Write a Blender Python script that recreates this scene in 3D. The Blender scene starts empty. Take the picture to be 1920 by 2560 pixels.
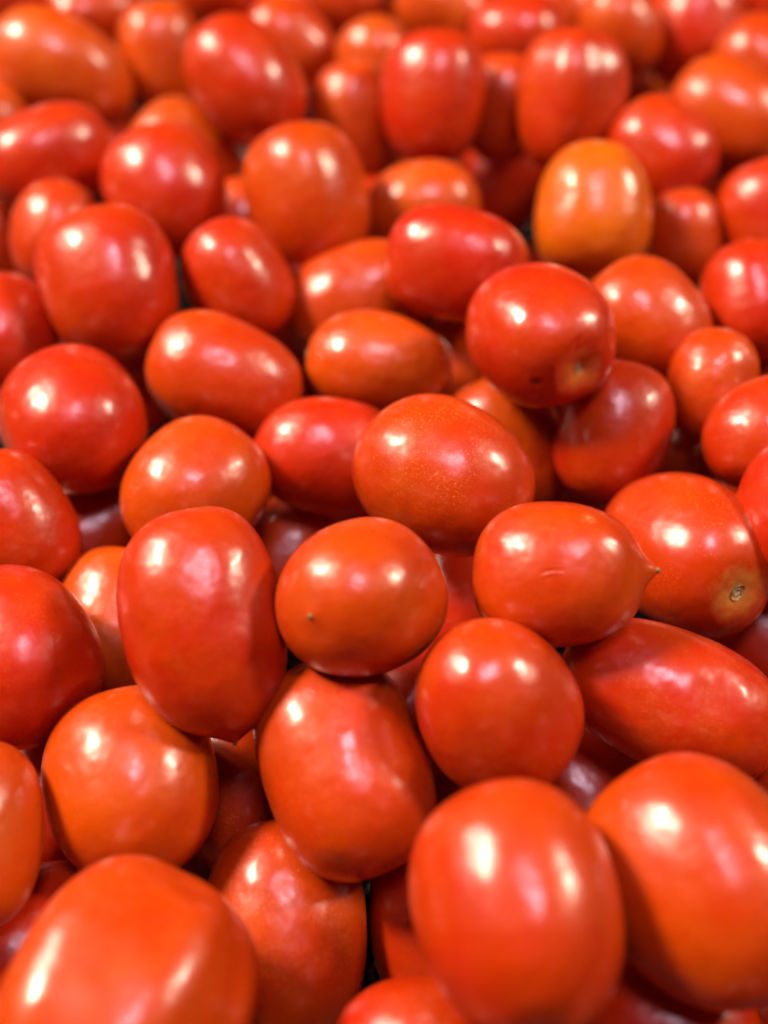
import bpy, math, random
import numpy as np
from mathutils import Vector, Matrix

# ------------------------------------------------------------------ camera
scene = bpy.context.scene
C = scene.collection
PITCH = math.radians(50.3)
CAM = Vector((0.0, 0.0, 0.31))
cd = bpy.data.cameras.new('camera')
cam = bpy.data.objects.new('camera', cd); C.objects.link(cam)
cam.location = CAM
cam.rotation_euler = (math.pi/2 - PITCH, 0, 0)
cd.sensor_fit = 'VERTICAL'; cd.sensor_height = 36.0; cd.sensor_width = 27.0
cd.lens = 18.0/0.42
cd.clip_start = 0.01; cd.clip_end = 50.0
cd.dof.use_dof = True
cd.dof.focus_distance = 0.354
cd.dof.aperture_fstop = 3.9
cd.dof.aperture_blades = 0
scene.camera = cam

# ------------------------------------------------------------------ dim room light
world = bpy.data.worlds.new('World'); scene.world = world
world.use_nodes = True
bg = world.node_tree.nodes['Background']
bg.inputs[0].default_value = (1.0, 0.93, 0.88, 1)
bg.inputs[1].default_value = 0.001

# ------------------------------------------------------------------ shop lamps
TARGET = Vector((0.0, 0.30, 0.0))
def lamp(name, loc, power, color, size, size_y=None):
    ld = bpy.data.lights.new(name, 'AREA')
    ld.energy = power; ld.color = color
    if size_y:
        ld.shape = 'RECTANGLE'; ld.size = size; ld.size_y = size_y
    else:
        ld.shape = 'DISK'; ld.size = size
    o = bpy.data.objects.new(name, ld); C.objects.link(o)
    o.location = loc
    o.rotation_euler = (TARGET - Vector(loc)).to_track_quat('-Z', 'Y').to_euler()
    return o
lamp('spotlight_warm', (-1.40, 0.66, 1.62), 83, (1.0, 0.86, 0.66), 0.43)
lamp('strip_light', (-1.70, 1.30, 1.66), 34, (1.0, 0.88, 0.72), 0.22, 1.1)
lamp('ceiling_lamp', (0.15, 0.06, 1.65), 12, (0.98, 0.80, 1.0), 0.42)
lamp('spotlight_side', (1.85, 0.62, 1.60), 50, (1.0, 0.86, 0.66), 0.35)

vs = scene.view_settings
vs.view_transform = 'Standard'; vs.look = 'None'; vs.exposure = 0.0; vs.gamma = 1.0
vs.use_curve_mapping = False
scene.cycles.max_bounces = 6
scene.cycles.diffuse_bounces = 4
scene.cycles.glossy_bounces = 3
scene.cycles.adaptive_threshold = 0.02

# ------------------------------------------------------------------ materials
def nodes_of(mat):
    mat.use_nodes = True
    nt = mat.node_tree
    return nt, nt.nodes['Principled BSDF']
def N(nt, kind, **kw):
    n = nt.nodes.new(kind)
    for a, v in kw.items(): setattr(n, a, v)
    return n
def math_node(nt, op, a, b=None, c=None, clamp=False):
    n = N(nt, 'ShaderNodeMath', operation=op, use_clamp=clamp)
    for i, x in enumerate((a, b, c)):
        if x is None: continue
        if isinstance(x, (int, float)): n.inputs[i].default_value = x
        else: nt.links.new(x, n.inputs[i])
    return n.outputs[0]
def mixc(nt, fac, a, b, blend='MIX'):
    n = N(nt, 'ShaderNodeMix', data_type='RGBA', blend_type=blend)
    if isinstance(fac, (int, float)): n.inputs[0].default_value = fac
    else: nt.links.new(fac, n.inputs[0])
    for i, x in ((6, a), (7, b)):
        if isinstance(x, tuple): n.inputs[i].default_value = (*x, 1)
        else: nt.links.new(x, n.inputs[i])
    return n.outputs[2]
def ramp(nt, v, lo, hi):
    n = N(nt, 'ShaderNodeMapRange', interpolation_type='SMOOTHSTEP')
    nt.links.new(v, n.inputs[0]); n.inputs[1].default_value = lo; n.inputs[2].default_value = hi
    return n.outputs[0]
def noise(nt, co, scale, detail=2.0, rough=0.5, dist=0.0):
    n = N(nt, 'ShaderNodeTexNoise')
    nt.links.new(co, n.inputs['Vector']); n.inputs['Scale'].default_value = scale
    n.inputs['Detail'].default_value = detail; n.inputs['Roughness'].default_value = rough
    n.inputs['Distortion'].default_value = dist
    return n.outputs[0]

def skin_material():
    m = bpy.data.materials.new('tomato_skin')
    nt, p = nodes_of(m); L = nt.links
    tc = N(nt, 'ShaderNodeTexCoord'); oi = N(nt, 'ShaderNodeObjectInfo')
    sep = N(nt, 'ShaderNodeSeparateColor'); L.new(oi.outputs['Color'], sep.inputs[0])
    ripe, spk, yel = sep.outputs[0], sep.outputs[1], sep.outputs[2]
    rnd = oi.outputs['Random']
    off = N(nt, 'ShaderNodeCombineXYZ')
    L.new(math_node(nt, 'MULTIPLY', rnd, 37.0), off.inputs[0]); L.new(math_node(nt, 'MULTIPLY', rnd, 91.0), off.inputs[1])
    add = N(nt, 'ShaderNodeVectorMath', operation='ADD'); L.new(tc.outputs['Object'], add.inputs[0]); L.new(off.outputs[0], add.inputs[1])
    co = add.outputs[0]
    a_st = N(nt, 'ShaderNodeAttribute', attribute_name='stem_dist').outputs['Fac']
    a_mk = N(nt, 'ShaderNodeAttribute', attribute_name='mark').outputs['Fac']
    a_sc = N(nt, 'ShaderNodeAttribute', attribute_name='scab').outputs['Fac']
    n1 = noise(nt, co, 0.9, 3.0, 0.55)
    n2 = noise(nt, co, 3.2, 4.0, 0.6, 0.3)
    # ripeness patches
    f = math_node(nt, 'ADD', ripe, math_node(nt, 'MULTIPLY', math_node(nt, 'SUBTRACT', n1, 0.5), 0.75))
    f = math_node(nt, 'ADD', f, math_node(nt, 'MULTIPLY', math_node(nt, 'SUBTRACT', n2, 0.5), 0.22), clamp=True)
    cr = N(nt, 'ShaderNodeValToRGB'); L.new(f, cr.inputs[0])
    e = cr.color_ramp.elements
    e[0].position = 0.0; e[0].color = (0.42, 0.0135, 0.0003, 1)
    e[1].position = 1.0; e[1].color = (0.57, 0.112, 0.001, 1)
    for pos, c in ((0.30, (0.44, 0.0335, 0.0003, 1)), (0.62, (0.48, 0.061, 0.0003, 1))):
        x = cr.color_ramp.elements.new(pos); x.color = c
    col = cr.outputs[0]
    # yellow shoulder round the stem end
    yn = noise(nt, co, 5.0, 5.0, 0.65)
    ysum = math_node(nt, 'ADD', a_st, math_node(nt, 'MULTIPLY', math_node(nt, 'SUBTRACT', yn, 0.5), 0.55))
    inv = N(nt, 'ShaderNodeMapRange', interpolation_type='SMOOTHSTEP'); L.new(ysum, inv.inputs[0])
    inv.inputs[1].default_value = 0.02; inv.inputs[2].default_value = 0.46; inv.inputs[3].default_value = 1.0; inv.inputs[4].default_value = 0.0
    col = mixc(nt, math_node(nt, 'MULTIPLY', inv.outputs[0], yel), col, (0.55, 0.22, 0.035))
    # fine pale speckles under the skin
    sp = noise(nt, co, 44.0, 2.0, 0.6, 0.4)
    zone = ramp(nt, noise(nt, co, 1.7, 2.0), 0.36, 0.62)
    sfac = math_node(nt, 'MULTIPLY', ramp(nt, sp, 0.54, 0.70), math_node(nt, 'MULTIPLY', zone, math_node(nt, 'ADD', math_node(nt, 'MULTIPLY', spk, 0.55), 0.10)))
    col = mixc(nt, sfac, col, (0.60, 0.17, 0.03))
    vo = N(nt, 'ShaderNodeTexVoronoi'); L.new(co, vo.inputs['Vector']); vo.inputs['Scale'].default_value = 15.0
    dot = N(nt, 'ShaderNodeMapRange', interpolation_type='SMOOTHSTEP'); L.new(vo.outputs['Distance'], dot.inputs[0])
    dot.inputs[1].default_value = 0.05; dot.inputs[2].default_value = 0.16; dot.inputs[3].default_value = 1.0; dot.inputs[4].default_value = 0.0
    dsel = ramp(nt, noise(nt, co, 7.0, 1.0), 0.56, 0.62)
    col = mixc(nt, math_node(nt, 'MULTIPLY', math_node(nt, 'MULTIPLY', dot.outputs[0], dsel), 0.35), col, (0.62, 0.26, 0.09))
    # blemishes
    col = mixc(nt, a_mk, col, (0.028, 0.006, 0.004))
    col = mixc(nt, math_node(nt, 'MULTIPLY', a_sc, ramp(nt, noise(nt, co, 22.0, 3.0), 0.40, 0.60)), col, (0.46, 0.20, 0.06))
    L.new(col, p.inputs['Base Color'])
    # waxy gloss with patches of bloom
    rn = noise(nt, co, 2.6, 4.0, 0.6)
    r = N(nt, 'ShaderNodeMapRange'); L.new(rn, r.inputs[0]); r.inputs[1].default_value = 0.3; r.inputs[2].default_value = 0.7
    r.inputs[3].default_value = 0.34; r.inputs[4].default_value = 0.48
    L.new(r.outputs[0], p.inputs['Roughness'])
    p.inputs['Specular IOR Level'].default_value = 0.18
    p.inputs['IOR'].default_value = 1.45
    p.inputs['Coat Weight'].default_value = 1.0
    r2 = N(nt, 'ShaderNodeMapRange'); L.new(rn, r2.inputs[0]); r2.inputs[1].default_value = 0.3; r2.inputs[2].default_value = 0.7
    r2.inputs[3].default_value = 0.21; r2.inputs[4].default_value = 0.34
    L.new(r2.outputs[0], p.inputs['Coat Roughness'])
    p.inputs['Coat IOR'].default_value = 1.45
    # relief: slow waviness, faint orange-peel
    w = noise(nt, co, 2.1, 1.8, 0.5); pe = noise(nt, co, 28.0, 2.0, 0.5)
    hgt = math_node(nt, 'ADD', math_node(nt, 'MULTIPLY', w, 1.0), math_node(nt, 'MULTIPLY', pe, 0.010))
    bp = N(nt, 'ShaderNodeBump'); bp.inputs['Strength'].default_value = 0.24; bp.inputs['Distance'].default_value = 0.0035
    L.new(hgt, bp.inputs['Height']); L.new(bp.outputs[0], p.inputs['Normal']); L.new(bp.outputs[0], p.inputs['Coat Normal'])
    return m

def simple_material(name, c1, c2, scale, rough, bump=0.3):
    m = bpy.data.materials.new(name); nt, p = nodes_of(m); L = nt.links
    tc = N(nt, 'ShaderNodeTexCoord')
    f = noise(nt, tc.outputs['Object'], scale, 5.0, 0.7)
    L.new(mixc(nt, ramp(nt, f, 0.35, 0.65), c1, c2), p.inputs['Base Color'])
    p.inputs['Roughness'].default_value = rough
    bp = N(nt, 'ShaderNodeBump'); bp.inputs['Strength'].default_value = bump; bp.inputs['Distance'].default_value = 0.001
    L.new(f, bp.inputs['Height']); L.new(bp.outputs[0], p.inputs['Normal'])
    return m

def mat_material():
    m = bpy.data.materials.new('flecked_black_mat'); nt, p = nodes_of(m); L = nt.links
    tc = N(nt, 'ShaderNodeTexCoord')
    mp = N(nt, 'ShaderNodeMapping'); L.new(tc.outputs['Object'], mp.inputs[0]); mp.inputs['Scale'].default_value = (1.0, 0.7, 1.0); mp.inputs['Rotation'].default_value = (0, 0, 0.6)
    vo = N(nt, 'ShaderNodeTexVoronoi', feature='F1'); L.new(mp.outputs[0], vo.inputs['Vector']); vo.inputs['Scale'].default_value = 620.0
    ve = N(nt, 'ShaderNodeTexVoronoi', feature='DISTANCE_TO_EDGE'); L.new(mp.outputs[0], ve.inputs['Vector']); ve.inputs['Scale'].default_value = 620.0
    sc = N(nt, 'ShaderNodeSeparateColor'); L.new(vo.outputs['Color'], sc.inputs[0])
    sel = math_node(nt, 'GREATER_THAN', sc.outputs[0], 0.74)
    core = ramp(nt, ve.outputs['Distance'], 0.12, 0.17)
    f = math_node(nt, 'MULTIPLY', sel, core)
    fl = mixc(nt, sc.outputs[1], (0.24, 0.22, 0.19), (0.62, 0.58, 0.50))
    L.new(mixc(nt, f, (0.004, 0.004, 0.0045), fl), p.inputs['Base Color'])
    p.inputs['Roughness'].default_value = 0.6
    p.inputs['Specular IOR Level'].default_value = 0.1
    return m

SKIN = skin_material()
CORK = simple_material('corky_scar', (0.20, 0.15, 0.06), (0.58, 0.52, 0.28), 9.0, 0.8, 0.6)
DRY = simple_material('dried_tip', (0.035, 0.020, 0.008), (0.40, 0.25, 0.06), 14.0, 0.75, 0.6)
MAT = mat_material()

# ------------------------------------------------------------------ helpers
def mesh_obj(name, verts, faces, material, parent=None, attrs=None):
    me = bpy.data.meshes.new(name)
    me.from_pydata([tuple(v) for v in verts], [], faces)
    me.polygons.foreach_set('use_smooth', [True]*len(me.polygons))
    for k, arr in (attrs or {}).items():
        at = me.attributes.new(k, 'FLOAT', 'POINT'); at.data.foreach_set('value', np.asarray(arr, dtype=np.float32))
    me.materials.append(material); me.update()
    o = bpy.data.objects.new(name, me); C.objects.link(o)
    if parent: o.parent = parent
    return o
_face_cache = {}
def sphere_faces(nu, nv):
    key = (nu, nv)
    if key not in _face_cache:
        f = []
        for j in range(nu): f.append((0, 1 + (j+1) % nu, 1 + j))
        for i in range(nv-2):
            for j in range(nu):
                a = 1 + i*nu + j; b = 1 + i*nu + (j+1) % nu
                f.append((a, b, b+nu, a+nu))
        last = 1 + (nv-1)*nu
        for j in range(nu): f.append((last, last - nu + j, last - nu + (j+1) % nu))
        _face_cache[key] = f
    return _face_cache[key]

def body_shape(rng, k, ex, nu, nv):
    """plum tomato in units of its half width: stem at -k, blossom tip at +k on local z; +x is its broad side"""
    th = (np.arange(1, nv)/nv)*math.pi
    th = th - 0.18*np.sin(2*th)*0.5
    ph = np.arange(nu)/nu*2*math.pi
    TH, PH = np.meshgrid(th, ph, indexing='ij')
    pw = 2.22 + ex.get('box', rng.uniform(-0.02, 0.08))*4.0
    ct = np.cos(TH)
    r = np.maximum(1-np.abs(ct)**pw, 1e-6)**(1/pw)
    z = -k*ct
    egg = ex.get('egg', rng.uniform(-0.075, 0.0))
    r = r*(1 + egg*(-ct)) / (1 + abs(egg)*0.35)
    dim = ex.get('dim', rng.uniform(0.03, 0.07)); nip = ex.get('nip', rng.uniform(0.0, 0.012)); nw = ex.get('nipw', 0.13)
    lob = ex.get('lob', rng.uniform(0.008, 0.026)); nl = ex.get('nl', rng.choice([3, 3, 4, 2]))
    p0, p1 = rng.uniform(0, 6.3, 2)
    r0 = r.copy()
    stem_side = ct > 0
    lobw = np.where(stem_side, 1.0 + 0.6*ct, 1.0)
    r = r*(1 + lob*lobw*np.cos(nl*PH + p0) + rng.uniform(0.0, 0.014)*np.cos(2*PH + p1))
    z = z + np.where(stem_side, dim*np.exp(-(r0/0.30)**2) + 0.25*dim*np.exp(-(r0/0.12)**2), 0)
    z = z + np.where(~stem_side, nip*np.exp(-(r0/nw)**1.6), 0)
    x = r*np.cos(PH); y = r*np.sin(PH)
    bend = ex.get('bend', rng.uniform(0, 0.022)); ba = -1.57 if 'bend' in ex else rng.uniform(0, 6.3)
    x = x + bend*math.cos(ba)*(z*z - k*k*0.4); y = y + bend*math.sin(ba)*(z*z - k*k*0.4)
    # slow lumps
    d = np.zeros_like(x)
    for _ in range(6):
        v = rng.normal(size=3); v = v/np.linalg.norm(v)*rng.uniform(1.3, 3.4)
        d += 0.0085*np.sin(v[0]*x + v[1]*y + v[2]*z + rng.uniform(0, 6.3))
    fade = np.clip(r0*2.2, 0, 1)
    P = np.stack([x, y, z], -1)
    nrm = np.stack([x, y, z/(k*k)], -1); nrm /= np.linalg.norm(nrm, axis=-1, keepdims=True)
    mark = np.zeros_like(x); scab = np.zeros_like(x)
    # a few random pressure flats
    for _ in range(0 if any(m[0] == 'ring' for m in ex.get('marks', [])) else 3):
        t, q = rng.uniform(0.5, 2.6), rng.uniform(0, 6.3)
        c = np.array([math.sin(t)*math.cos(q), math.sin(t)*math.sin(q), -k*math.cos(t)])
        d -= rng.uniform(0.012, 0.034)*np.exp(-(np.linalg.norm(P-c, axis=-1)/rng.uniform(0.28, 0.5))**2)
    for (kind, a, b, c) in ex.get('marks', []):
        ctr = np.array([a, b, c]); D = np.linalg.norm(P-ctr, axis=-1)
        if kind == 'ring':
            d += -0.016*np.exp(-(D/0.24)**2) + 0.007*np.exp(-((D-0.40)/0.15)**2) - 0.0012*np.exp(-((D-0.15)/0.04)**2)
        elif kind == 'notch':
            d += -0.10*np.exp(-(D/0.26)**2)
        elif kind == 'flat':
            d += -0.045*np.exp(-(D/0.42)**2)
        elif kind == 'spot':
            mark = np.maximum(mark, np.exp(-(D/0.075)**2)*0.9); d += -0.02*np.exp(-(D/0.07)**2)
        elif kind == 'crack':
            u = P[..., 0]-a; w = P[..., 2]-c; vv = P[..., 1]-b
            tt = (u*0.2 + vv*0.95); s = D*D - tt*tt
            d += -0.02*np.exp(-s/0.0016)*np.exp(-(tt/0.25)**2)
        elif kind == 'slit':
            w = P[..., 2]-c; v = (P[..., 1]-b)
            across = v + 0.10*w + 0.035*np.cos(w*9)
            d += (0.016*np.exp(-((across-0.022)/0.018)**2) - 0.026*np.exp(-((across+0.004)/0.012)**2))*np.exp(-(w/0.12)**4)*(D < 0.4)
        elif kind == 'scab':
            scab = np.maximum(scab, np.exp(-(D/0.07)**2)); d += 0.006*np.exp(-(D/0.05)**2)
    P = P + nrm*(d*fade)[..., None]
    sd = np.where(stem_side, r0, 2.0)
    zs = -k + dim*1.25; zt = k + nip
    ztx = np.array([bend*math.cos(ba)*(zt*zt-k*k*0.4), bend*math.sin(ba)*(zt*zt-k*k*0.4), zt])
    zsx = np.array([bend*math.cos(ba)*(zs*zs-k*k*0.4), bend*math.sin(ba)*(zs*zs-k*k*0.4), zs])
    V = np.vstack([zsx[None], P.reshape(-1, 3), ztx[None]])
    at = dict(stem_dist=np.concatenate([[0], sd.ravel(), [2]]), mark=np.concatenate([[0], mark.ravel(), [0]]), scab=np.concatenate([[0], scab.ravel(), [0]]))
    return V, at, zsx, ztx

def scar_mesh(rng, big):
    """corky stem scar: a little cup with a ragged rim and a pith knob"""
    n = 28; prof = [(0.0, -0.012), (0.20, -0.016), (0.38, 0.004), (0.62, 0.000), (0.85, -0.022), (1.0, -0.012), (1.12, 0.022)]
    R = 0.084 if big else 0.080
    V = [(0, 0, prof[0][1])]
    rag = 1 + 0.16*np.cos(np.arange(n)/n*6.283*2 + rng.uniform(0, 6)) + rng.uniform(-0.07, 0.07, n)
    for (q, h) in prof[1:]:
        for j in range(n):
            a = j/n*6.2832; jr = rng.uniform(-0.006, 0.006)
            V.append((q*R*rag[j]*math.cos(a), q*R*rag[j]*math.sin(a), h + jr))
    F = [(0, 1+(j+1) % n, 1+j) for j in range(n)]
    for i in range(len(prof)-2):
        for j in range(n):
            a = 1+i*n+j; b = 1+i*n+(j+1) % n
            F.append((a, b, b+n, a+n))
    return V, F
def tip_mesh(rng, size):
    n = 12; prof = [(1.25, -0.6), (1.0, 0.0), (0.75, 0.5), (0.8, 0.8), (0.35, 1.15)]
    V = []
    for (q, h) in prof:
        for j in range(n):
            a = j/n*6.2832; s = size*(1+rng.uniform(-0.22, 0.22))
            V.append((q*s*math.cos(a), q*s*math.sin(a), h*size + rng.uniform(-0.1, 0.1)*size))
    V.append((0, 0, 0.9*size)); F = []
    for i in range(len(prof)-1):
        for j in range(n):
            a = i*n+j; b = i*n+(j+1) % n; F.append((a, b, b+n, a+n))
    t = (len(prof)-1)*n
    for j in range(n): F.append((t+j, t+(j+1) % n, len(V)-1))
    return V, F

# ------------------------------------------------------------------ the mat under the heap
def build_mat():
    nx, ny = 60, 60; V = []; F = []
    for i in range(ny+1):
        for j in range(nx+1):
            x = -0.75 + 1.5*j/nx; y = -0.25 + 1.5*i/ny
            V.append((x, y, -0.112 + 0.0012*math.sin(17*x+5*y) + 0.001*math.sin(23*y-9*x)))
    for i in range(ny):
        for j in range(nx):
            a = i*(nx+1)+j; F.append((a, a+1, a+nx+2, a+nx+1))
    o = mesh_obj('display_mat', V, F, MAT)
    o['kind'] = 'structure'
    o['label'] = 'black display mat with pale flecks under the heap'
    return o
build_mat()

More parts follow.
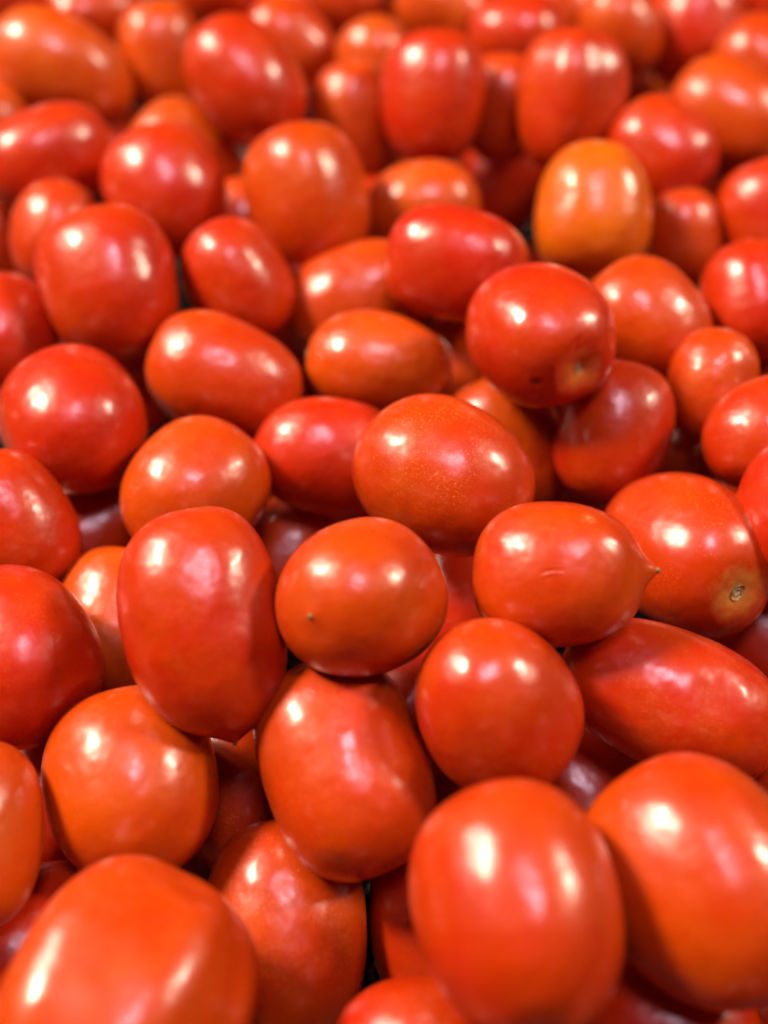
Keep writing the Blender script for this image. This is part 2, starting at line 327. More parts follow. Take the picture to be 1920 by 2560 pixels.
# ------------------------------------------------------------------ the tomatoes
# x, y, z centre (m) | stem-to-tip axis | half width (m) | half length / half width | ripeness (0 red, 1 orange) | shape | label
TOMATOES = [
(-0.0618,0.0931,0.0149, -0.340,-0.940,0.033, 0.02851,1.220,0.35,{'lob': 0.05, 'nl': 5, 'dim': 0.12, 'marks': [('notch', 0.616, -0.151, -0.944), ('flat', 0.879, -0.161, -0.548)], 'q': 0},'large blurred orange-red tomato with ridged shoulders in the bottom left corner'),
(-0.0273,0.1281,-0.0299, 0.093,-0.957,-0.275, 0.02243,1.420,0.30,{'spk': 1, 'nip': 0, 'q': 0},'long speckled tomato with slanting shadow edges, right of the bottom-left corner tomato'),
(0.0310,0.1090,0.0359, 0.192,-0.976,-0.105, 0.02451,1.200,0.22,{'lob': 0.02, 'q': 0},'big upright tomato with three long highlights at the bottom centre'),
(0.0770,0.1210,0.0243, 0.436,-0.897,-0.068, 0.02550,1.220,0.32,{'dim': 0.12, 'lob': 0.02, 'q': 0},'big orange-red tomato with dimpled top in the lower right corner'),
(0.0110,0.0901,-0.0092, 0.996,0.075,0.055, 0.01934,1.300,0.10,{'q': 0},'blurred tomato cut off by the bottom edge beside the black mat gap'),
(0.0172,0.1345,-0.0360, 0.035,-0.932,-0.361, 0.02140,1.400,0.10,{'q': 0},'dark shaded tomato wedged behind the big bottom centre tomato, above the mat gap'),
(0.0707,0.0971,-0.0160, 0.979,-0.058,0.195, 0.02138,1.200,0.10,{'q': 0},'blurred red tomato at the bottom edge under the lower right corner tomato'),
(0.1083,0.0950,-0.0416, 0.830,0.418,0.369, 0.02265,1.200,0.05,{'q': 0},'dark red tomato filling the extreme bottom right corner'),
(-0.0708,0.1594,-0.0017, 0.241,-0.926,-0.290, 0.02388,1.160,0.46,{'dim': 0.12, 'lob': 0.02, 'q': 1},'orange tomato with corky stem edge on top, below the long nippled tomato'),
(-0.0112,0.1605,0.0063, 0.384,-0.905,-0.181, 0.02375,1.260,0.30,{'box': 0.12, 'egg': -0.03, 'marks': [('ring', 0.893, -0.372, 0.32)], 'q': 1},'tomato crossed by a diagonal shadow, with a round dent, below the central tipped tomato'),
(-0.0493,0.1921,0.0318, 0.211,-0.807,-0.552, 0.02200,1.460,0.14,{'nip': 0.11, 'nipw': 0.17, 'egg': -0.05, 'style': 1, 'bend': 0.035, 'box': 0.05, 'marks': [('flat', 0.67, -0.739, -0.105)], 'q': 1},'long bean-shaped tomato ending in a small brown point at its lower end'),
(-0.0057,0.1942,0.0398, -0.525,-0.643,0.558, 0.02219,1.090,0.34,{'nip': 0.04, 'style': 1, 'q': 1},'roundish tomato with a brown blossom tip facing the camera left of its middle'),
(0.0300,0.1676,0.0275, -0.420,0.236,0.877, 0.02193,1.130,0.20,{'nip': 0.015, 'egg': -0.11, 'style': 2, 'spk': 0.5, 'q': 1},'egg-shaped tomato with a tiny pinhole tip near its top, right of the diagonally shadowed one'),
(0.0487,0.2046,0.0364, 0.938,-0.178,0.296, 0.02125,1.100,0.30,{'nip': 0.20, 'nipw': 0.155, 'egg': -0.07, 'style': 1, 'box': 0.06, 'marks': [('slit', 0.994, -0.003, 0.124), ('scab', 0.549, -0.675, 0.543)], 'q': 1},'tomato with a sharp nipple pointing right and a short slit in its skin'),
(0.0973,0.2427,-0.0021, -0.334,0.846,-0.416, 0.02461,1.280,0.22,{'dim': 0.07, 'spk': 0.6, 'yel': 1, 'scar': 1, 'q': 1},'tomato showing a pale corky stem scar ringed with yellow, right of the nippled one'),
(0.0815,0.1812,0.0081, -0.899,0.422,0.115, 0.02062,1.580,0.12,{'spk': 0.6, 'marks': [('ring', 0.927, 0.246, -0.449)], 'q': 1},'long oval tomato with a ring-shaped glossy dent, at the right edge below the stem-scarred one'),
(0.0188,0.2561,0.0190, 0.839,-0.544,-0.013, 0.02443,1.200,0.26,{'spk': 1, 'q': 1},'speckled oval tomato perched highest in the centre of the heap'),
(0.0448,0.3078,-0.0228, 0.421,-0.694,-0.585, 0.02235,1.200,0.45,{'q': 1},'orange tomato mostly hidden behind the perched central speckled tomato'),
(-0.0190,0.2867,-0.0064, -0.955,0.006,0.298, 0.02106,1.280,0.06,{'nip': 0.03, 'egg': -0.06, 'q': 1},'red tomato with a pointed left end, tucked left of the perched central tomato'),
(-0.0632,0.2651,0.0022, -0.604,-0.791,-0.100, 0.02314,1.120,0.42,{'marks': [('flat', 0.979, 0.083, -0.207)], 'q': 1},'orange tomato with a broad flat face, just above the long nippled tomato'),
(-0.1069,0.2935,0.0056, 0.417,-0.873,0.253, 0.02483,1.140,0.04,{'q': 1},'round bright red tomato near the left edge with a curved streak highlight'),
(-0.0581,0.3231,-0.0019, 0.928,-0.272,-0.253, 0.02204,1.340,0.30,{'egg': -0.06, 'q': 0},'tomato lying sideways and tapering right, left of the yellowish-shouldered orange one'),
(-0.0021,0.3300,-0.0031, 0.985,-0.116,-0.129, 0.01973,1.400,0.50,{'dim': 0.05, 'yel': 0.6, 'q': 0},'orange tomato with a yellowish left shoulder, above the perched central tomato'),
(0.0531,0.3102,0.0304, -0.429,0.884,-0.183, 0.02354,1.140,0.06,{'dim': 0.13, 'yel': 0.6, 'scar': 1, 'marks': [('spot', 0.348, -0.497, -0.907), ('crack', 0.383, 0.179, -1.033)], 'q': 0},'red tomato with a split stem scar and a small black spot'),
(0.0980,0.3436,0.0052, 0.634,-0.659,-0.405, 0.02207,1.180,0.36,{'q': 0},'orange-topped tomato behind and right of the one with the black spot'),
(0.0808,0.2962,-0.0023, -0.233,-0.790,-0.566, 0.02120,1.200,0.16,{'q': 1},'tomato with two small round highlights, directly below the one with the black spot'),
(0.1158,0.3093,0.0075, -0.272,-0.685,-0.676, 0.01569,1.300,0.36,{'q': 0},'small tomato with two close dot highlights, near the right edge below the orange-topped one'),
(0.1291,0.2782,0.0153, -0.943,-0.220,-0.248, 0.01935,1.200,0.14,{'q': 1},'tomato cut by the right edge with one broad streak highlight, above the stem-scarred one'),
(0.1287,0.2425,0.0181, -0.351,-0.703,-0.619, 0.01874,1.200,0.06,{'q': 1},'sliver of bright red tomato at the right edge beside the stem-scarred one'),
(0.1291,0.2301,-0.0385, 0.647,-0.748,-0.145, 0.02365,1.250,0.10,{'q': 1},'shaded tomato at the right edge with a hard-edged white highlight, under the stem-scarred one'),
(0.1181,0.1672,-0.0183, -0.165,-0.854,-0.494, 0.01842,1.200,0.20,{'q': 1},'tomato sliver at the right edge, under the ring-dented one'),
(-0.1069,0.1950,0.0098, 0.557,-0.830,-0.024, 0.02349,1.140,0.04,{'q': 1},'broad red tomato with a mottled highlight at the left edge, halfway down'),
(-0.1198,0.2501,0.0036, 0.522,-0.676,-0.521, 0.01878,1.300,0.12,{'q': 0},'tomato at the left edge directly above the broad mottled red one'),
(-0.0861,0.2240,-0.0171, -0.130,-0.917,-0.378, 0.02144,1.180,0.50,{'q': 1},'orange tomato half in shadow, left of and behind the long nippled tomato'),
(-0.1045,0.2797,-0.0400, 0.843,0.513,0.158, 0.02365,1.200,0.20,{'q': 1},'dark tomato deep in the gap below the round bright red one'),
(-0.0352,0.2723,-0.0443, 0.498,0.711,0.497, 0.02069,1.200,0.25,{'q': 0},'small patch of shaded tomato between the orange flat-faced one and the central tipped one'),
(0.0284,0.2507,-0.0416, 0.000,0.814,0.581, 0.02224,1.250,0.05,{'q': 1},'dark tomato with one white glint deep between the nippled one and the central tipped one'),
(0.0056,0.1948,-0.0256, 0.500,0.745,0.441, 0.02063,1.200,0.05,{'q': 1},'near-black tomato deep below the central tipped one, left of the pinhole-tipped one'),
(-0.0439,0.1784,-0.0404, 0.173,-0.869,-0.464, 0.02316,1.300,0.20,{'spk': 1, 'q': 1},'shadowed speckled tomato in the gap under the brown point of the long tomato'),
(0.0631,0.1715,-0.0359, 0.493,-0.812,-0.312, 0.02183,1.300,0.10,{'spk': 0.5, 'q': 1},'dark red tomato in the gap above the two big bottom right tomatoes'),
(-0.1098,0.1401,0.0086, 0.060,-0.933,-0.355, 0.01929,1.300,0.48,{'q': 0},'orange tomato cut lengthwise by the left edge, under the broad mottled red one'),
(-0.0972,0.1251,-0.0289, 0.907,0.405,-0.111, 0.02135,1.200,0.05,{'q': 0},'dark red tomato behind the large bottom left corner one, below the left edge orange one'),
(-0.1067,0.1763,-0.0440, 0.000,0.895,0.446, 0.02149,1.250,0.05,{'q': 1},'very dark tomato in the slit left of the orange one with the corky stem edge'),
(0.0206,0.1791,-0.0612, 0.499,0.769,0.399, 0.02066,1.200,0.10,{'q': 1},'dark sliver of tomato just above the big bottom centre one'),
(-0.1452,0.3512,-0.0062, 0.256,-0.827,-0.501, 0.02060,1.200,0.05,{'q': 0},'red tomato with pink glare cut by the left edge, above the round bright red one'),
(-0.1033,0.3608,0.0098, 0.296,-0.802,-0.519, 0.02629,1.110,0.12,{'q': -1},'glossy plump tomato with three highlights, above the round bright red one near the left edge'),
(-0.1359,0.4113,-0.0061, -0.145,-0.699,-0.700, 0.01883,1.250,0.28,{'q': -1},'tomato peeping out behind the left of the glossy plump three-highlight one'),
(-0.0558,0.3700,0.0040, 0.509,-0.633,-0.584, 0.02043,1.220,0.14,{'q': -1},'dark red tomato with twin glints, in the hollow right of the glossy plump one'),
(-0.0313,0.4183,0.0072, 0.232,-0.692,-0.683, 0.02527,1.200,0.38,{'lob': 0.02, 'q': -1},'orange-red blocky tomato with a bright streak, top of the dark twin-glint one'),
(-0.0907,0.4277,0.0036, 0.377,-0.792,-0.481, 0.02551,1.090,0.08,{'q': -1},'rounded red tomato with two vertical highlights, above and right of the glossy plump one'),
(-0.0930,0.4889,-0.0213, 0.745,-0.350,-0.568, 0.02499,1.120,0.48,{'q': -1},'orange tomato peeping over the rounded two-highlight red one'),
(-0.1451,0.4536,0.0020, -0.836,-0.545,0.068, 0.02321,1.240,0.06,{'q': -1},'wide red tomato at the left edge in the upper quarter, pink sheen on top'),
(-0.1525,0.5283,0.0002, 0.882,-0.169,-0.440, 0.02449,1.420,0.55,{'q': -1},'long orange tomato slanting down to the right in the upper left corner'),
(-0.1085,0.5513,-0.0065, 0.185,-0.538,-0.822, 0.02081,1.280,0.50,{'q': -1},'upright orange tomato left of the dark slanting one along the top'),
(-0.0615,0.4953,0.0138, 0.621,-0.491,-0.610, 0.02357,1.340,0.14,{'q': -1},'dark slanting tomato with one oval highlight, near the top left of centre'),
(-0.0468,0.5644,-0.0084, 0.767,-0.342,-0.542, 0.02115,1.200,0.30,{'q': -1},'blurred tomato behind the dark slanting one near the top'),
(-0.0805,0.6056,0.0014, 0.993,0.105,-0.053, 0.02086,1.300,0.15,{'q': -1},'blurred pinkish tomato cut by the top edge above the dark slanting one'),
(-0.0279,0.6031,-0.0027, 0.984,-0.044,-0.173, 0.02044,1.300,0.30,{'q': -1},'blurred tomato with a row of soft lights cut by the top edge left of centre'),
(-0.0030,0.5440,-0.0055, 0.342,-0.470,-0.814, 0.01883,1.200,0.55,{'q': -1},'small blurred orange tomato with one round light, near the top centre'),
(-0.0132,0.5017,-0.0107, 0.087,-0.535,-0.840, 0.02047,1.340,0.40,{'q': -1},'narrow orange tomato squeezed between the blocky orange-red one and the tall dark one'),
(0.0217,0.4867,0.0112, -0.007,-0.663,-0.748, 0.02424,1.180,0.12,{'q': -1},'tall dark red tomato with three soft lights, near the top centre'),
(0.0552,0.5056,-0.0061, -0.000,-0.530,-0.848, 0.01892,1.300,0.28,{'q': -1},'thin strip of tomato between the tall dark one and the ribbed one'),
(0.0817,0.4807,0.0140, -0.081,-0.586,-0.806, 0.02376,1.280,0.20,{'lob': 0.045, 'nl': 5, 'q': -1},'ribbed tomato with vertical striped highlights, near the top right of centre'),
(0.0599,0.5147,-0.0502, 0.498,0.458,0.737, 0.02370,1.200,0.05,{'q': -1},'dark tomato with a lone glint in the hollow below the thin strip'),
(0.0168,0.4337,-0.0087, 0.984,0.078,0.158, 0.01984,1.240,0.55,{'q': -1},'pale orange tomato behind the red one with three dot highlights'),
(0.0270,0.3615,0.0190, 0.935,-0.350,0.066, 0.02211,1.200,0.04,{'box': 0.1, 'q': -1},'red blocky tomato with three dot highlights, left of and behind the black-spotted one'),
(0.0847,0.4098,0.0071, 0.062,0.718,0.693, 0.02443,1.140,0.84,{'egg': -0.07, 'box': 0.05, 'q': -1},'yellow-orange unripe tomato, the palest in the heap'),
(0.1197,0.4551,0.0054, 0.678,-0.637,-0.366, 0.02034,1.150,0.14,{'q': -1},'pink-sheened tomato right of the ribbed one, above the yellow-orange one'),
(0.1280,0.4193,-0.0134, 0.169,-0.634,-0.755, 0.01609,1.280,0.34,{'q': -1},'shaded tomato with a pale streak, right of the yellow-orange one'),
(0.1554,0.4862,0.0032, 0.792,-0.567,-0.228, 0.02159,1.320,0.45,{'q': -1},'orange tomato with one bright light cut by the upper right edge'),
(0.1563,0.5795,-0.0069, -0.060,-0.684,-0.727, 0.02612,1.100,0.08,{'q': -1},'large blurred dark red tomato near the top right corner'),
(0.1155,0.5624,0.0024, 0.492,-0.493,-0.717, 0.01946,1.200,0.45,{'q': -1},'blurred orange tomato with a yellow patch, left of the large dark top right one'),
(0.0640,0.5546,0.0029, 0.962,-0.238,0.132, 0.01974,1.180,0.08,{'q': -1},'small blurred red tomato with twin lights near the top, above the thin strip'),
(0.0897,0.5958,-0.0065, 0.496,-0.465,-0.734, 0.02086,1.200,0.40,{'q': -1},'blurred tomato with one oval light at the top edge, above the ribbed one'),
(0.0308,0.5845,-0.0013, 0.865,-0.271,-0.422, 0.02048,1.260,0.50,{'q': -1},'blurred orange tomato at the top edge above the tall dark one'),
(0.1815,0.5357,-0.0024, 0.735,-0.510,-0.447, 0.02102,1.200,0.38,{'q': -1},'blurred tomato at the right edge just under the top right corner'),
(0.2007,0.6027,-0.0020, 0.479,-0.524,-0.704, 0.02184,1.200,0.12,{'q': -1},'blurred pinkish tomato in the top right corner'),
(0.1405,0.3574,0.0046, 0.058,-0.886,-0.460, 0.02041,1.130,0.04,{'q': 0},'bright red tomato cut by the right edge, beside the orange-topped one'),
(0.1639,0.4233,-0.0076, 0.300,-0.709,-0.638, 0.02151,1.200,0.15,{'q': -1},'red tomato cut by the right edge, above the bright red one-light tomato'),
(-0.0106,0.3752,-0.0113, -0.939,-0.238,-0.247, 0.02293,1.260,0.40,{'q': 0},'dim orange-brown tomato with twin glints, behind the yellowish-shouldered orange one'),
(-0.0360,0.3889,-0.0462, 0.000,0.676,0.737, 0.02084,1.200,0.05,{'q': 0},'dark grey-glinting tomato deep in the hollow left of the yellowish-shouldered one'),
(0.0336,0.3612,-0.0336, -0.341,-0.631,-0.697, 0.02238,1.200,0.35,{'q': 0},'dim tomato in the hollow left of and below the black-spotted one'),
(-0.1732,0.4432,-0.0332, -0.000,-0.612,-0.791, 0.01933,1.300,0.20,{'q': -1},'dark brownish sliver at the left edge, left of the peeping tomato'),
(-0.1855,0.4974,-0.0072, 0.954,0.253,-0.161, 0.01963,1.100,0.40,{'q': -1},'small orange bit of tomato at the left edge under the long slanting orange one'),
(-0.1471,0.5908,-0.0056, 0.887,0.454,-0.089, 0.01884,1.300,0.30,{'scar': 1, 'yel': 0.6, 'dim': 0.05, 'q': -1},'blurred tomato with a pale stem end, at the top left above the long orange one'),
(-0.1985,0.6046,-0.0020, 0.960,0.249,-0.128, 0.02188,1.200,0.10,{'q': -1},'blurred pinkish tomato in the top left corner'),
(0.1569,0.3425,-0.0295, 0.325,-0.737,-0.593, 0.01732,1.200,0.45,{'q': 0},'small orange crescent of tomato at the right edge above the broad streak one'),
(0.1234,0.3244,-0.0461, 0.484,0.557,0.675, 0.02175,1.200,0.05,{'q': 0},'dark tomato deep in the hollow above the stem-scarred one'),
(-0.1015,0.3658,-0.0423, 0.490,0.671,0.556, 0.02051,1.200,0.08,{'q': 0},'dark tomato in the hollow between the plump glossy one and the sideways one'),
(-0.0633,0.4547,-0.0356, -0.000,-0.605,-0.796, 0.01965,1.200,0.30,{'q': -1},'dim blurred tomato between the rounded red one and the blocky orange-red one'),
(-0.0037,0.4550,-0.0384, 0.000,0.608,0.794, 0.02164,1.200,0.05,{'q': -1},'dark tomato in the slit right of the blocky orange-red one'),
(0.1713,0.4955,-0.0394, 0.904,-0.012,0.427, 0.02512,1.200,0.05,{'q': -1},'dark tomato in the hollow under the orange one at the upper right edge'),
(0.1268,0.2900,-0.0272, -0.167,0.778,0.606, 0.01807,1.200,0.15,{'q': 0},'dim tomato deep in the hollow above the stem-scarred one, beside the right edge'),
(0.0098,0.6801,0.0083, -0.008,-0.997,0.083, 0.02282,1.271,0.24,{'q': -2, 's': 93},'plum tomato of the same heap lying just beyond the edge of the picture'),
(-0.2430,0.5594,0.0043, -0.804,-0.589,-0.084, 0.02395,1.184,0.13,{'q': -2, 's': 94},'plum tomato of the same heap lying just beyond the edge of the picture'),
(0.1736,0.2352,0.0053, 0.281,-0.883,0.377, 0.02407,1.325,0.41,{'q': -2, 's': 95},'plum tomato of the same heap lying just beyond the edge of the picture'),
(0.2592,0.5888,0.0005, -0.020,-0.521,0.853, 0.02253,1.207,0.36,{'q': -2, 's': 96},'plum tomato of the same heap lying just beyond the edge of the picture'),
(0.2375,0.4054,0.0022, -0.211,0.057,0.976, 0.02549,1.269,0.28,{'q': -2, 's': 97},'plum tomato of the same heap lying just beyond the edge of the picture'),
(0.1877,0.0991,0.0031, -0.280,0.289,0.915, 0.02583,1.221,0.38,{'q': -2, 's': 98},'plum tomato of the same heap lying just beyond the edge of the picture'),
(-0.2228,0.2953,0.0038, 0.832,0.554,-0.023, 0.02551,1.299,0.10,{'q': -2, 's': 99},'plum tomato of the same heap lying just beyond the edge of the picture'),
(0.2292,0.4896,-0.0034, 0.851,-0.077,-0.520, 0.02580,1.195,0.36,{'q': -2, 's': 100},'plum tomato of the same heap lying just beyond the edge of the picture'),
(-0.2191,0.4578,-0.0068, 0.767,-0.490,0.415, 0.02378,1.318,0.27,{'q': -2, 's': 101},'plum tomato of the same heap lying just beyond the edge of the picture'),
(-0.1474,0.0444,-0.0091, 0.833,0.552,0.027, 0.02318,1.200,0.38,{'q': -2, 's': 102},'plum tomato of the same heap lying just beyond the edge of the picture'),
(0.2043,0.6891,0.0009, -0.994,-0.100,-0.033, 0.02477,1.318,0.34,{'q': -2, 's': 103},'plum tomato of the same heap lying just beyond the edge of the picture'),
(-0.2257,0.6871,0.0071, -0.299,0.222,-0.928, 0.02442,1.328,0.13,{'q': -2, 's': 104},'plum tomato of the same heap lying just beyond the edge of the picture'),
(0.1737,0.3236,0.0024, 0.357,0.104,-0.928, 0.02251,1.288,0.37,{'q': -2, 's': 105},'plum tomato of the same heap lying just beyond the edge of the picture'),
(-0.1819,0.2007,-0.0045, 0.154,0.914,-0.375, 0.02423,1.251,0.40,{'q': -2, 's': 106},'plum tomato of the same heap lying just beyond the edge of the picture'),
(-0.0918,0.6965,-0.0031, -0.841,-0.539,-0.044, 0.02350,1.202,0.28,{'q': -2, 's': 107},'plum tomato of the same heap lying just beyond the edge of the picture'),
(-0.0386,0.6677,0.0027, 0.518,0.849,-0.104, 0.02343,1.268,0.50,{'q': -2, 's': 108},'plum tomato of the same heap lying just beyond the edge of the picture'),
(0.1592,0.1588,-0.0016, -0.765,-0.644,0.009, 0.02561,1.225,0.48,{'q': -2, 's': 109},'plum tomato of the same heap lying just beyond the edge of the picture'),
(-0.1753,0.0905,-0.0025, 0.456,0.802,-0.387, 0.02283,1.252,0.19,{'q': -2, 's': 110},'plum tomato of the same heap lying just beyond the edge of the picture'),
(0.1101,0.7111,-0.0047, 0.867,-0.487,-0.107, 0.02334,1.153,0.44,{'q': -2, 's': 111},'plum tomato of the same heap lying just beyond the edge of the picture'),
(0.1493,0.0576,-0.0039, 0.016,0.900,0.436, 0.02475,1.252,0.08,{'q': -2, 's': 112},'plum tomato of the same heap lying just beyond the edge of the picture'),
(-0.1961,0.3624,0.0024, 0.561,-0.826,0.051, 0.02637,1.243,0.40,{'q': -2, 's': 113},'plum tomato of the same heap lying just beyond the edge of the picture'),
(0.0965,0.0417,0.0041, 0.738,-0.674,-0.003, 0.02516,1.269,0.16,{'q': -2, 's': 114},'plum tomato of the same heap lying just beyond the edge of the picture'),
(0.2731,0.6849,-0.0022, 0.962,-0.212,0.172, 0.02269,1.331,0.16,{'q': -2, 's': 115},'plum tomato of the same heap lying just beyond the edge of the picture'),
(-0.0888,0.0346,0.0056, -0.701,0.699,-0.143, 0.02482,1.154,0.17,{'q': -2, 's': 116},'plum tomato of the same heap lying just beyond the edge of the picture'),
(-0.2797,0.5991,-0.0054, 0.043,-0.998,0.046, 0.02461,1.157,0.22,{'q': -2, 's': 117},'plum tomato of the same heap lying just beyond the edge of the picture'),
(0.0044,0.0424,0.0034, 0.259,0.948,-0.184, 0.02402,1.292,0.07,{'q': -2, 's': 118},'plum tomato of the same heap lying just beyond the edge of the picture'),
(-0.2967,0.6900,0.0041, -0.486,-0.863,-0.136, 0.02388,1.178,0.08,{'q': -2, 's': 119},'plum tomato of the same heap lying just beyond the edge of the picture'),
(-0.1635,0.7120,-0.0004, -0.248,-0.964,-0.094, 0.02382,1.183,0.19,{'q': -2, 's': 120},'plum tomato of the same heap lying just beyond the edge of the picture'),
(-0.2475,0.4163,0.0010, -0.975,0.177,-0.132, 0.02624,1.276,0.29,{'q': -2, 's': 122},'plum tomato of the same heap lying just beyond the edge of the picture'),
(-0.1572,0.1402,0.0045, -0.820,0.522,0.233, 0.02280,1.255,0.20,{'q': -2, 's': 123},'plum tomato of the same heap lying just beyond the edge of the picture'),
(0.0795,0.6623,0.0004, -0.932,0.253,0.259, 0.02269,1.289,0.25,{'q': -2, 's': 124},'plum tomato of the same heap lying just beyond the edge of the picture'),
(-0.1305,0.6584,0.0079, -0.028,0.526,0.850, 0.02618,1.271,0.35,{'q': -2, 's': 125},'plum tomato of the same heap lying just beyond the edge of the picture'),
(0.2237,0.3472,-0.0047, -0.564,0.802,-0.196, 0.02312,1.221,0.06,{'q': -2, 's': 126},'plum tomato of the same heap lying just beyond the edge of the picture'),
(-0.2361,0.5110,-0.0055, 0.808,0.548,-0.216, 0.02427,1.184,0.40,{'q': -2, 's': 127},'plum tomato of the same heap lying just beyond the edge of the picture'),
(-0.2374,0.6357,-0.0105, 0.962,-0.125,0.243, 0.02392,1.226,0.06,{'q': -2, 's': 128},'plum tomato of the same heap lying just beyond the edge of the picture'),
(0.1315,0.6572,-0.0023, 0.652,-0.749,-0.122, 0.02264,1.269,0.42,{'q': -2, 's': 129},'plum tomato of the same heap lying just beyond the edge of the picture'),
(0.2059,0.2802,0.0029, 0.713,0.515,0.475, 0.02297,1.317,0.13,{'q': -2, 's': 130},'plum tomato of the same heap lying just beyond the edge of the picture'),
(0.2565,0.5346,0.0110, -0.990,0.123,0.064, 0.02292,1.293,0.19,{'q': -2, 's': 131},'plum tomato of the same heap lying just beyond the edge of the picture'),
(0.0530,0.7090,-0.0006, -0.959,-0.178,-0.222, 0.02272,1.251,0.38,{'q': -2, 's': 132},'plum tomato of the same heap lying just beyond the edge of the picture'),
(0.1849,0.3790,0.0047, 0.683,0.727,0.071, 0.02411,1.319,0.11,{'q': -2, 's': 133},'plum tomato of the same heap lying just beyond the edge of the picture'),
(0.2397,0.6386,0.0084, -0.218,-0.976,-0.006, 0.02551,1.314,0.43,{'q': -2, 's': 134},'plum tomato of the same heap lying just beyond the edge of the picture'),
(0.1305,0.1132,-0.0012, -0.789,0.603,-0.121, 0.02455,1.345,0.25,{'q': -2, 's': 135},'plum tomato of the same heap lying just beyond the edge of the picture'),
(0.1201,0.6261,-0.0664, 0.557,-0.780,0.284, 0.02405,1.281,0.33,{'q': -2, 's': 138},'dark tomato in the hollow just right of the ribbed one'),
(0.1179,0.5483,-0.0669, -0.970,0.105,0.219, 0.02267,1.289,0.38,{'q': -2, 's': 139},'shadowed plum tomato of the lower layer, hidden beneath the others'),
(0.0496,0.4231,-0.0627, 0.010,0.836,-0.549, 0.02393,1.251,0.12,{'q': -2, 's': 140},'shadowed plum tomato of the lower layer, hidden beneath the others'),
(-0.1910,0.5695,-0.0639, -0.869,-0.488,-0.085, 0.02578,1.175,0.48,{'q': -2, 's': 141},'shadowed plum tomato of the lower layer, hidden beneath the others'),
(0.1864,0.3628,-0.0701, 0.736,0.668,-0.116, 0.02556,1.168,0.12,{'q': -2, 's': 142},'shadowed plum tomato of the lower layer, hidden beneath the others'),
(-0.1709,0.6669,-0.0698, -0.951,-0.136,-0.278, 0.02432,1.162,0.49,{'q': -2, 's': 143},'shadowed plum tomato of the lower layer, hidden beneath the others'),
(0.0686,0.3190,-0.0623, -0.972,0.108,-0.211, 0.02520,1.253,0.38,{'q': -2, 's': 144},'dark sliver of tomato behind the top of the nippled one'),
(-0.1210,0.0970,-0.0685, 0.285,-0.943,0.171, 0.02347,1.170,0.31,{'q': -2, 's': 145},'shadowed plum tomato of the lower layer, hidden beneath the others'),
(0.1200,0.1510,-0.0723, 0.269,0.954,-0.130, 0.02324,1.207,0.40,{'q': -2, 's': 146},'shadowed plum tomato of the lower layer, hidden beneath the others'),
(0.2160,0.5544,-0.0718, -0.600,-0.797,0.067, 0.02251,1.320,0.31,{'q': -2, 's': 148},'shadowed plum tomato of the lower layer, hidden beneath the others'),
(0.1184,0.3853,-0.0643, -0.929,0.370,0.017, 0.02426,1.296,0.36,{'q': -2, 's': 149},'shadowed plum tomato of the lower layer, hidden beneath the others'),
(-0.0694,0.1139,-0.0690, 0.813,-0.563,0.153, 0.02470,1.316,0.27,{'q': -2, 's': 151},'shadowed plum tomato of the lower layer, hidden beneath the others'),
(0.2304,0.6067,-0.0659, 0.987,0.039,-0.158, 0.02368,1.319,0.45,{'q': -2, 's': 153},'shadowed plum tomato of the lower layer, hidden beneath the others'),
(-0.0905,0.6898,-0.0647, 0.976,-0.089,-0.198, 0.02358,1.322,0.47,{'q': -2, 's': 154},'shadowed plum tomato of the lower layer, hidden beneath the others'),
(-0.1004,0.5613,-0.0618, -0.223,-0.964,-0.147, 0.02296,1.292,0.25,{'q': -2, 's': 155},'shadowed plum tomato of the lower layer, hidden beneath the others'),
(0.1979,0.6929,-0.0686, -0.504,0.836,-0.217, 0.02400,1.304,0.45,{'q': -2, 's': 157},'shadowed plum tomato of the lower layer, hidden beneath the others'),
(0.0598,0.6504,-0.0524, -0.071,0.994,0.082, 0.02602,1.269,0.20,{'q': -2, 's': 158},'shadowed plum tomato of the lower layer, hidden beneath the others'),
(-0.1989,0.7046,-0.0577, 0.127,-0.621,0.773, 0.02386,1.293,0.32,{'q': -2, 's': 159},'shadowed plum tomato of the lower layer, hidden beneath the others'),
(0.1072,0.4320,-0.0665, -0.852,-0.075,-0.519, 0.02375,1.257,0.50,{'q': -2, 's': 160},'shadowed plum tomato of the lower layer, hidden beneath the others'),
(0.0732,0.5814,-0.0702, 0.300,-0.927,0.223, 0.02590,1.283,0.44,{'q': -2, 's': 162},'shadowed plum tomato of the lower layer, hidden beneath the others'),
(-0.1615,0.2195,-0.0818, -0.118,-0.781,0.613, 0.02613,1.189,0.37,{'q': -2, 's': 163},'shadowed plum tomato of the lower layer, hidden beneath the others'),
(-0.0011,0.7071,-0.0652, 0.257,-0.867,-0.427, 0.02543,1.349,0.19,{'q': -2, 's': 164},'dim blurred tomato at the top edge, left of the blurred orange one'),
(0.1335,0.2814,-0.0728, 0.501,0.862,-0.075, 0.02391,1.240,0.37,{'q': -2, 's': 165},'shadowed plum tomato of the lower layer, hidden beneath the others'),
(0.1862,0.4269,-0.0666, -0.924,0.381,-0.034, 0.02322,1.151,0.12,{'q': -2, 's': 166},'shadowed plum tomato of the lower layer, hidden beneath the others'),
(-0.2397,0.6374,-0.0622, -0.434,0.877,-0.206, 0.02514,1.158,0.31,{'q': -2, 's': 168},'shadowed plum tomato of the lower layer, hidden beneath the others'),
(-0.0696,0.2396,-0.0635, 0.701,-0.029,0.712, 0.02270,1.322,0.25,{'q': -2, 's': 171},'shadowed plum tomato of the lower layer, hidden beneath the others'),
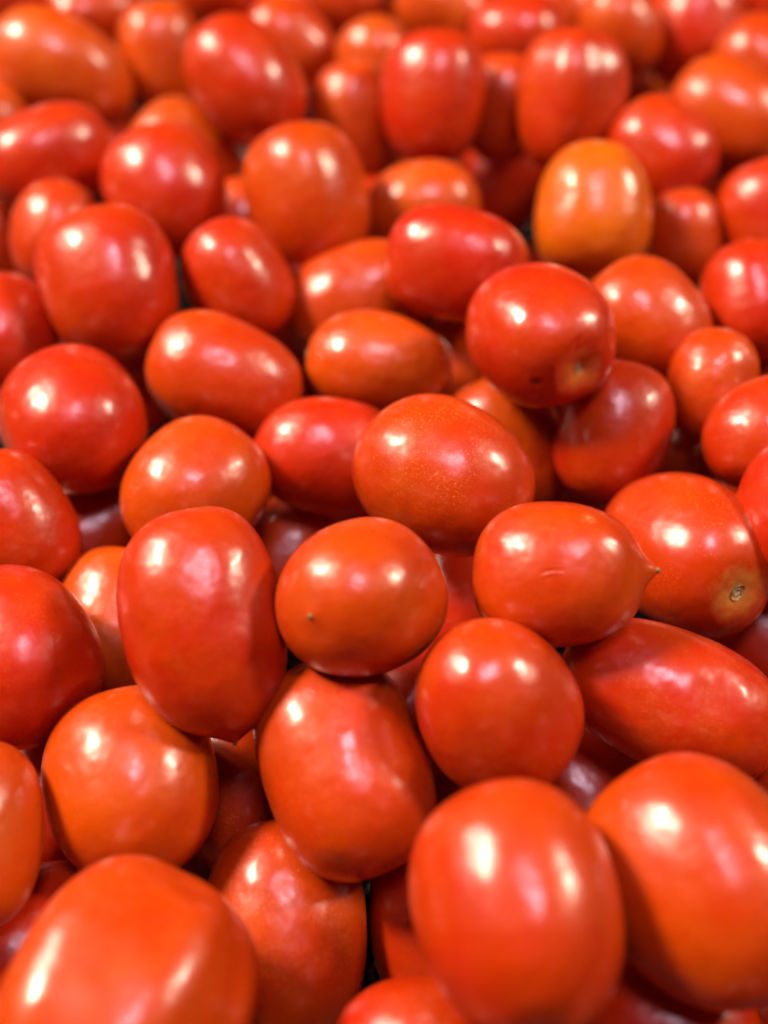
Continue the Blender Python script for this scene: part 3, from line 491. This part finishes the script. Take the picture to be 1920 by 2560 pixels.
(-0.0251,0.5181,-0.0661, -0.545,-0.830,-0.121, 0.02297,1.326,0.48,{'q': -2, 's': 172},'shadowed plum tomato of the lower layer, hidden beneath the others'),
(-0.2046,0.5132,-0.0729, -0.879,0.476,0.026, 0.02444,1.161,0.07,{'q': -2, 's': 173},'shadowed plum tomato of the lower layer, hidden beneath the others'),
(-0.1872,0.4295,-0.0754, 0.943,0.329,-0.051, 0.02367,1.169,0.07,{'q': -2, 's': 174},'shadowed plum tomato of the lower layer, hidden beneath the others'),
(0.2091,0.5000,-0.0738, 0.704,0.710,0.028, 0.02608,1.183,0.24,{'q': -2, 's': 175},'shadowed plum tomato of the lower layer, hidden beneath the others'),
(0.1709,0.6126,-0.0649, 0.035,0.976,-0.217, 0.02525,1.184,0.46,{'q': -2, 's': 177},'dim tomato in the hollow above the pink-sheened one'),
(0.0189,0.2910,-0.0733, 0.950,-0.277,-0.145, 0.02501,1.160,0.36,{'q': -2, 's': 178},'shadowed plum tomato of the lower layer, hidden beneath the others'),
(0.0559,0.1080,-0.0608, -0.244,0.966,0.083, 0.02431,1.310,0.34,{'q': -2, 's': 180},'shadowed plum tomato of the lower layer, hidden beneath the others'),
(0.0137,0.4900,-0.0688, 0.024,0.960,-0.280, 0.02328,1.307,0.44,{'q': -2, 's': 181},'shadowed plum tomato of the lower layer, hidden beneath the others'),
(-0.1172,0.4199,-0.0782, -0.009,-0.908,0.419, 0.02583,1.330,0.22,{'q': -2, 's': 183},'shadowed plum tomato of the lower layer, hidden beneath the others'),
(0.0555,0.7030,-0.0644, -0.517,0.564,-0.644, 0.02273,1.182,0.43,{'q': -2, 's': 184},'shadowed plum tomato of the lower layer, hidden beneath the others'),
(-0.1515,0.1536,-0.0647, 0.712,0.700,-0.053, 0.02616,1.303,0.29,{'q': -2, 's': 187},'shadowed plum tomato of the lower layer, hidden beneath the others'),
(-0.2542,0.7060,-0.0676, 0.275,-0.724,-0.633, 0.02428,1.298,0.12,{'q': -2, 's': 188},'shadowed plum tomato of the lower layer, hidden beneath the others'),
(0.1584,0.2142,-0.0731, 0.846,-0.304,0.437, 0.02261,1.332,0.19,{'q': -2, 's': 189},'shadowed plum tomato of the lower layer, hidden beneath the others'),
(0.1769,0.3122,-0.0682, 0.783,-0.533,-0.321, 0.02330,1.229,0.42,{'q': -2, 's': 190},'shadowed plum tomato of the lower layer, hidden beneath the others'),
(-0.1645,0.2674,-0.0704, 0.821,-0.234,0.520, 0.02382,1.312,0.24,{'q': -2, 's': 192},'shadowed plum tomato of the lower layer, hidden beneath the others'),
(0.2608,0.7179,-0.0730, 0.939,0.008,-0.343, 0.02349,1.222,0.37,{'q': -2, 's': 193},'shadowed plum tomato of the lower layer, hidden beneath the others'),
(0.2478,0.6635,-0.0650, -0.207,0.945,0.255, 0.02612,1.324,0.42,{'q': -2, 's': 194},'shadowed plum tomato of the lower layer, hidden beneath the others'),
(-0.1168,0.2395,-0.0656, -0.164,-0.931,0.327, 0.02335,1.211,0.48,{'q': -2, 's': 195},'shadowed plum tomato of the lower layer, hidden beneath the others'),
(-0.0840,0.3269,-0.0698, -0.096,0.871,-0.483, 0.02258,1.241,0.34,{'q': -2, 's': 196},'shadowed plum tomato of the lower layer, hidden beneath the others'),
(-0.0705,0.1808,-0.0740, 0.165,0.725,-0.669, 0.02016,1.156,0.33,{'q': -2, 's': 197},'dark sliver under the right side of the orange tomato with the corky stem edge'),
(-0.0839,0.2835,-0.0807, -0.776,0.586,0.233, 0.01994,1.272,0.26,{'q': -2, 's': 199},'shadowed plum tomato of the lower layer, hidden beneath the others'),
(-0.1918,0.6244,-0.0763, 0.618,-0.643,0.453, 0.02158,1.163,0.40,{'q': -2, 's': 200},'shadowed plum tomato of the lower layer, hidden beneath the others'),
(-0.1476,0.5983,-0.0872, -0.183,0.981,0.064, 0.02050,1.333,0.12,{'q': -2, 's': 201},'dark blurred tomato in the hollow left of the orange peeping one'),
(0.0191,0.3457,-0.0837, -0.943,-0.328,0.045, 0.02029,1.229,0.27,{'q': -2, 's': 203},'shadowed plum tomato of the lower layer, hidden beneath the others'),
(0.0979,0.7004,-0.0869, -0.447,-0.818,0.361, 0.02311,1.330,0.34,{'q': -2, 's': 204},'shadowed plum tomato of the lower layer, hidden beneath the others'),
(-0.0310,0.1900,-0.0898, -0.024,0.889,0.457, 0.02024,1.295,0.44,{'q': -2, 's': 205},'shadowed plum tomato of the lower layer, hidden beneath the others'),
(0.0222,0.5577,-0.0749, -0.418,0.900,-0.125, 0.02062,1.294,0.37,{'q': -2, 's': 208},'dark sliver just above the pale orange tomato behind the three-dot red one'),
(0.0712,0.1809,-0.0818, 0.383,-0.923,-0.044, 0.02097,1.206,0.33,{'q': -2, 's': 209},'shadowed plum tomato of the lower layer, hidden beneath the others'),
(-0.0524,0.7197,-0.0745, 0.300,0.843,0.446, 0.01965,1.245,0.12,{'q': -2, 's': 210},'shadowed plum tomato of the lower layer, hidden beneath the others'),
(-0.1218,0.1967,-0.0854, 0.763,0.594,-0.255, 0.02072,1.238,0.33,{'q': -2, 's': 211},'shadowed plum tomato of the lower layer, hidden beneath the others'),
(0.1343,0.1056,-0.0849, 0.565,0.798,-0.210, 0.02041,1.333,0.23,{'q': -2, 's': 212},'shadowed plum tomato of the lower layer, hidden beneath the others'),
(0.0495,0.1404,-0.0911, 0.641,0.753,0.151, 0.01951,1.276,0.08,{'q': -2, 's': 213},'shadowed plum tomato of the lower layer, hidden beneath the others'),
(0.0718,0.4671,-0.0884, -0.174,0.809,0.562, 0.02148,1.310,0.21,{'q': -2, 's': 215},'dark sliver of tomato left of the yellow-orange unripe one'),
(0.1314,0.3326,-0.0864, -0.831,0.553,0.051, 0.02064,1.194,0.11,{'q': -2, 's': 216},'shadowed plum tomato of the lower layer, hidden beneath the others'),
(0.0033,0.6443,-0.0868, 0.543,0.200,0.816, 0.02324,1.237,0.45,{'q': -2, 's': 217},'shadowed plum tomato of the lower layer, hidden beneath the others'),
(-0.1771,0.4736,-0.0837, 0.935,-0.171,0.310, 0.02349,1.168,0.35,{'q': -2, 's': 219},'shadowed plum tomato of the lower layer, hidden beneath the others'),
(0.0904,0.1142,-0.0872, 0.807,0.562,0.181, 0.01976,1.282,0.20,{'q': -2, 's': 221},'shadowed plum tomato of the lower layer, hidden beneath the others'),
(0.1732,0.5572,-0.0842, 0.337,-0.910,-0.241, 0.02121,1.251,0.13,{'q': -2, 's': 223},'shadowed plum tomato of the lower layer, hidden beneath the others'),
(-0.0249,0.3881,-0.0899, 0.149,0.988,-0.032, 0.01963,1.177,0.44,{'q': -2, 's': 224},'shadowed plum tomato of the lower layer, hidden beneath the others'),
(-0.2342,0.5884,-0.0869, -0.064,0.711,0.700, 0.02022,1.219,0.15,{'q': -2, 's': 226},'shadowed plum tomato of the lower layer, hidden beneath the others'),
(-0.0690,0.5328,-0.0812, -0.738,0.671,-0.069, 0.02109,1.205,0.20,{'q': -2, 's': 227},'shadowed plum tomato of the lower layer, hidden beneath the others'),
]

GROUP = 'plum tomatoes heaped in the display'
def build_tomato(idx, row):
    x, y, z, ax, ay, az, b, k, ripe, ex, label = row
    rng = np.random.default_rng(1000 + ex.get('s', idx))
    q = ex.get('q', 0)
    nu, nv = {1: (160, 112), 0: (96, 68), -1: (64, 48), -2: (48, 36)}[q]
    if ex.get('marks') and q >= 0: nu, nv = (288, 208)
    V, at, ps, pt = body_shape(rng, k, ex, nu, nv)
    o = mesh_obj('tomato', V, sphere_faces(nu, nv), SKIN, None, at)
    a = Vector((ax, ay, az)).normalized()
    v = CAM - Vector((x, y, z)); xx = (v - a*v.dot(a)).normalized(); yy = a.cross(xx)
    M = Matrix((xx, yy, a)).transposed().to_4x4()
    o.matrix_world = Matrix.Translation((x, y, z)) @ M @ Matrix.Scale(b, 4)
    o.color = (ripe, ex.get('spk', float(rng.uniform(0, 0.35))), ex.get('yel', float(rng.uniform(0.1, 0.5))), 1)
    o['category'] = 'tomato'; o['label'] = label; o['group'] = GROUP
    sv, sf = scar_mesh(rng, ex.get('scar', 0))
    s = mesh_obj('stem_scar', sv, sf, CORK, o)
    s.location = (ps[0], ps[1], ps[2] - 0.017); s.rotation_euler = (math.pi, 0, float(rng.uniform(0, 6)))
    if ex.get('style'):
        tv, tf = tip_mesh(rng, 0.038 if ex['style'] == 1 else 0.018)
        t = mesh_obj('blossom_tip', tv, tf, DRY, o)
        t.location = (pt[0], pt[1], pt[2] - 0.012)
    return o
for idx, row in enumerate(TOMATOES):
    build_tomato(idx, row)
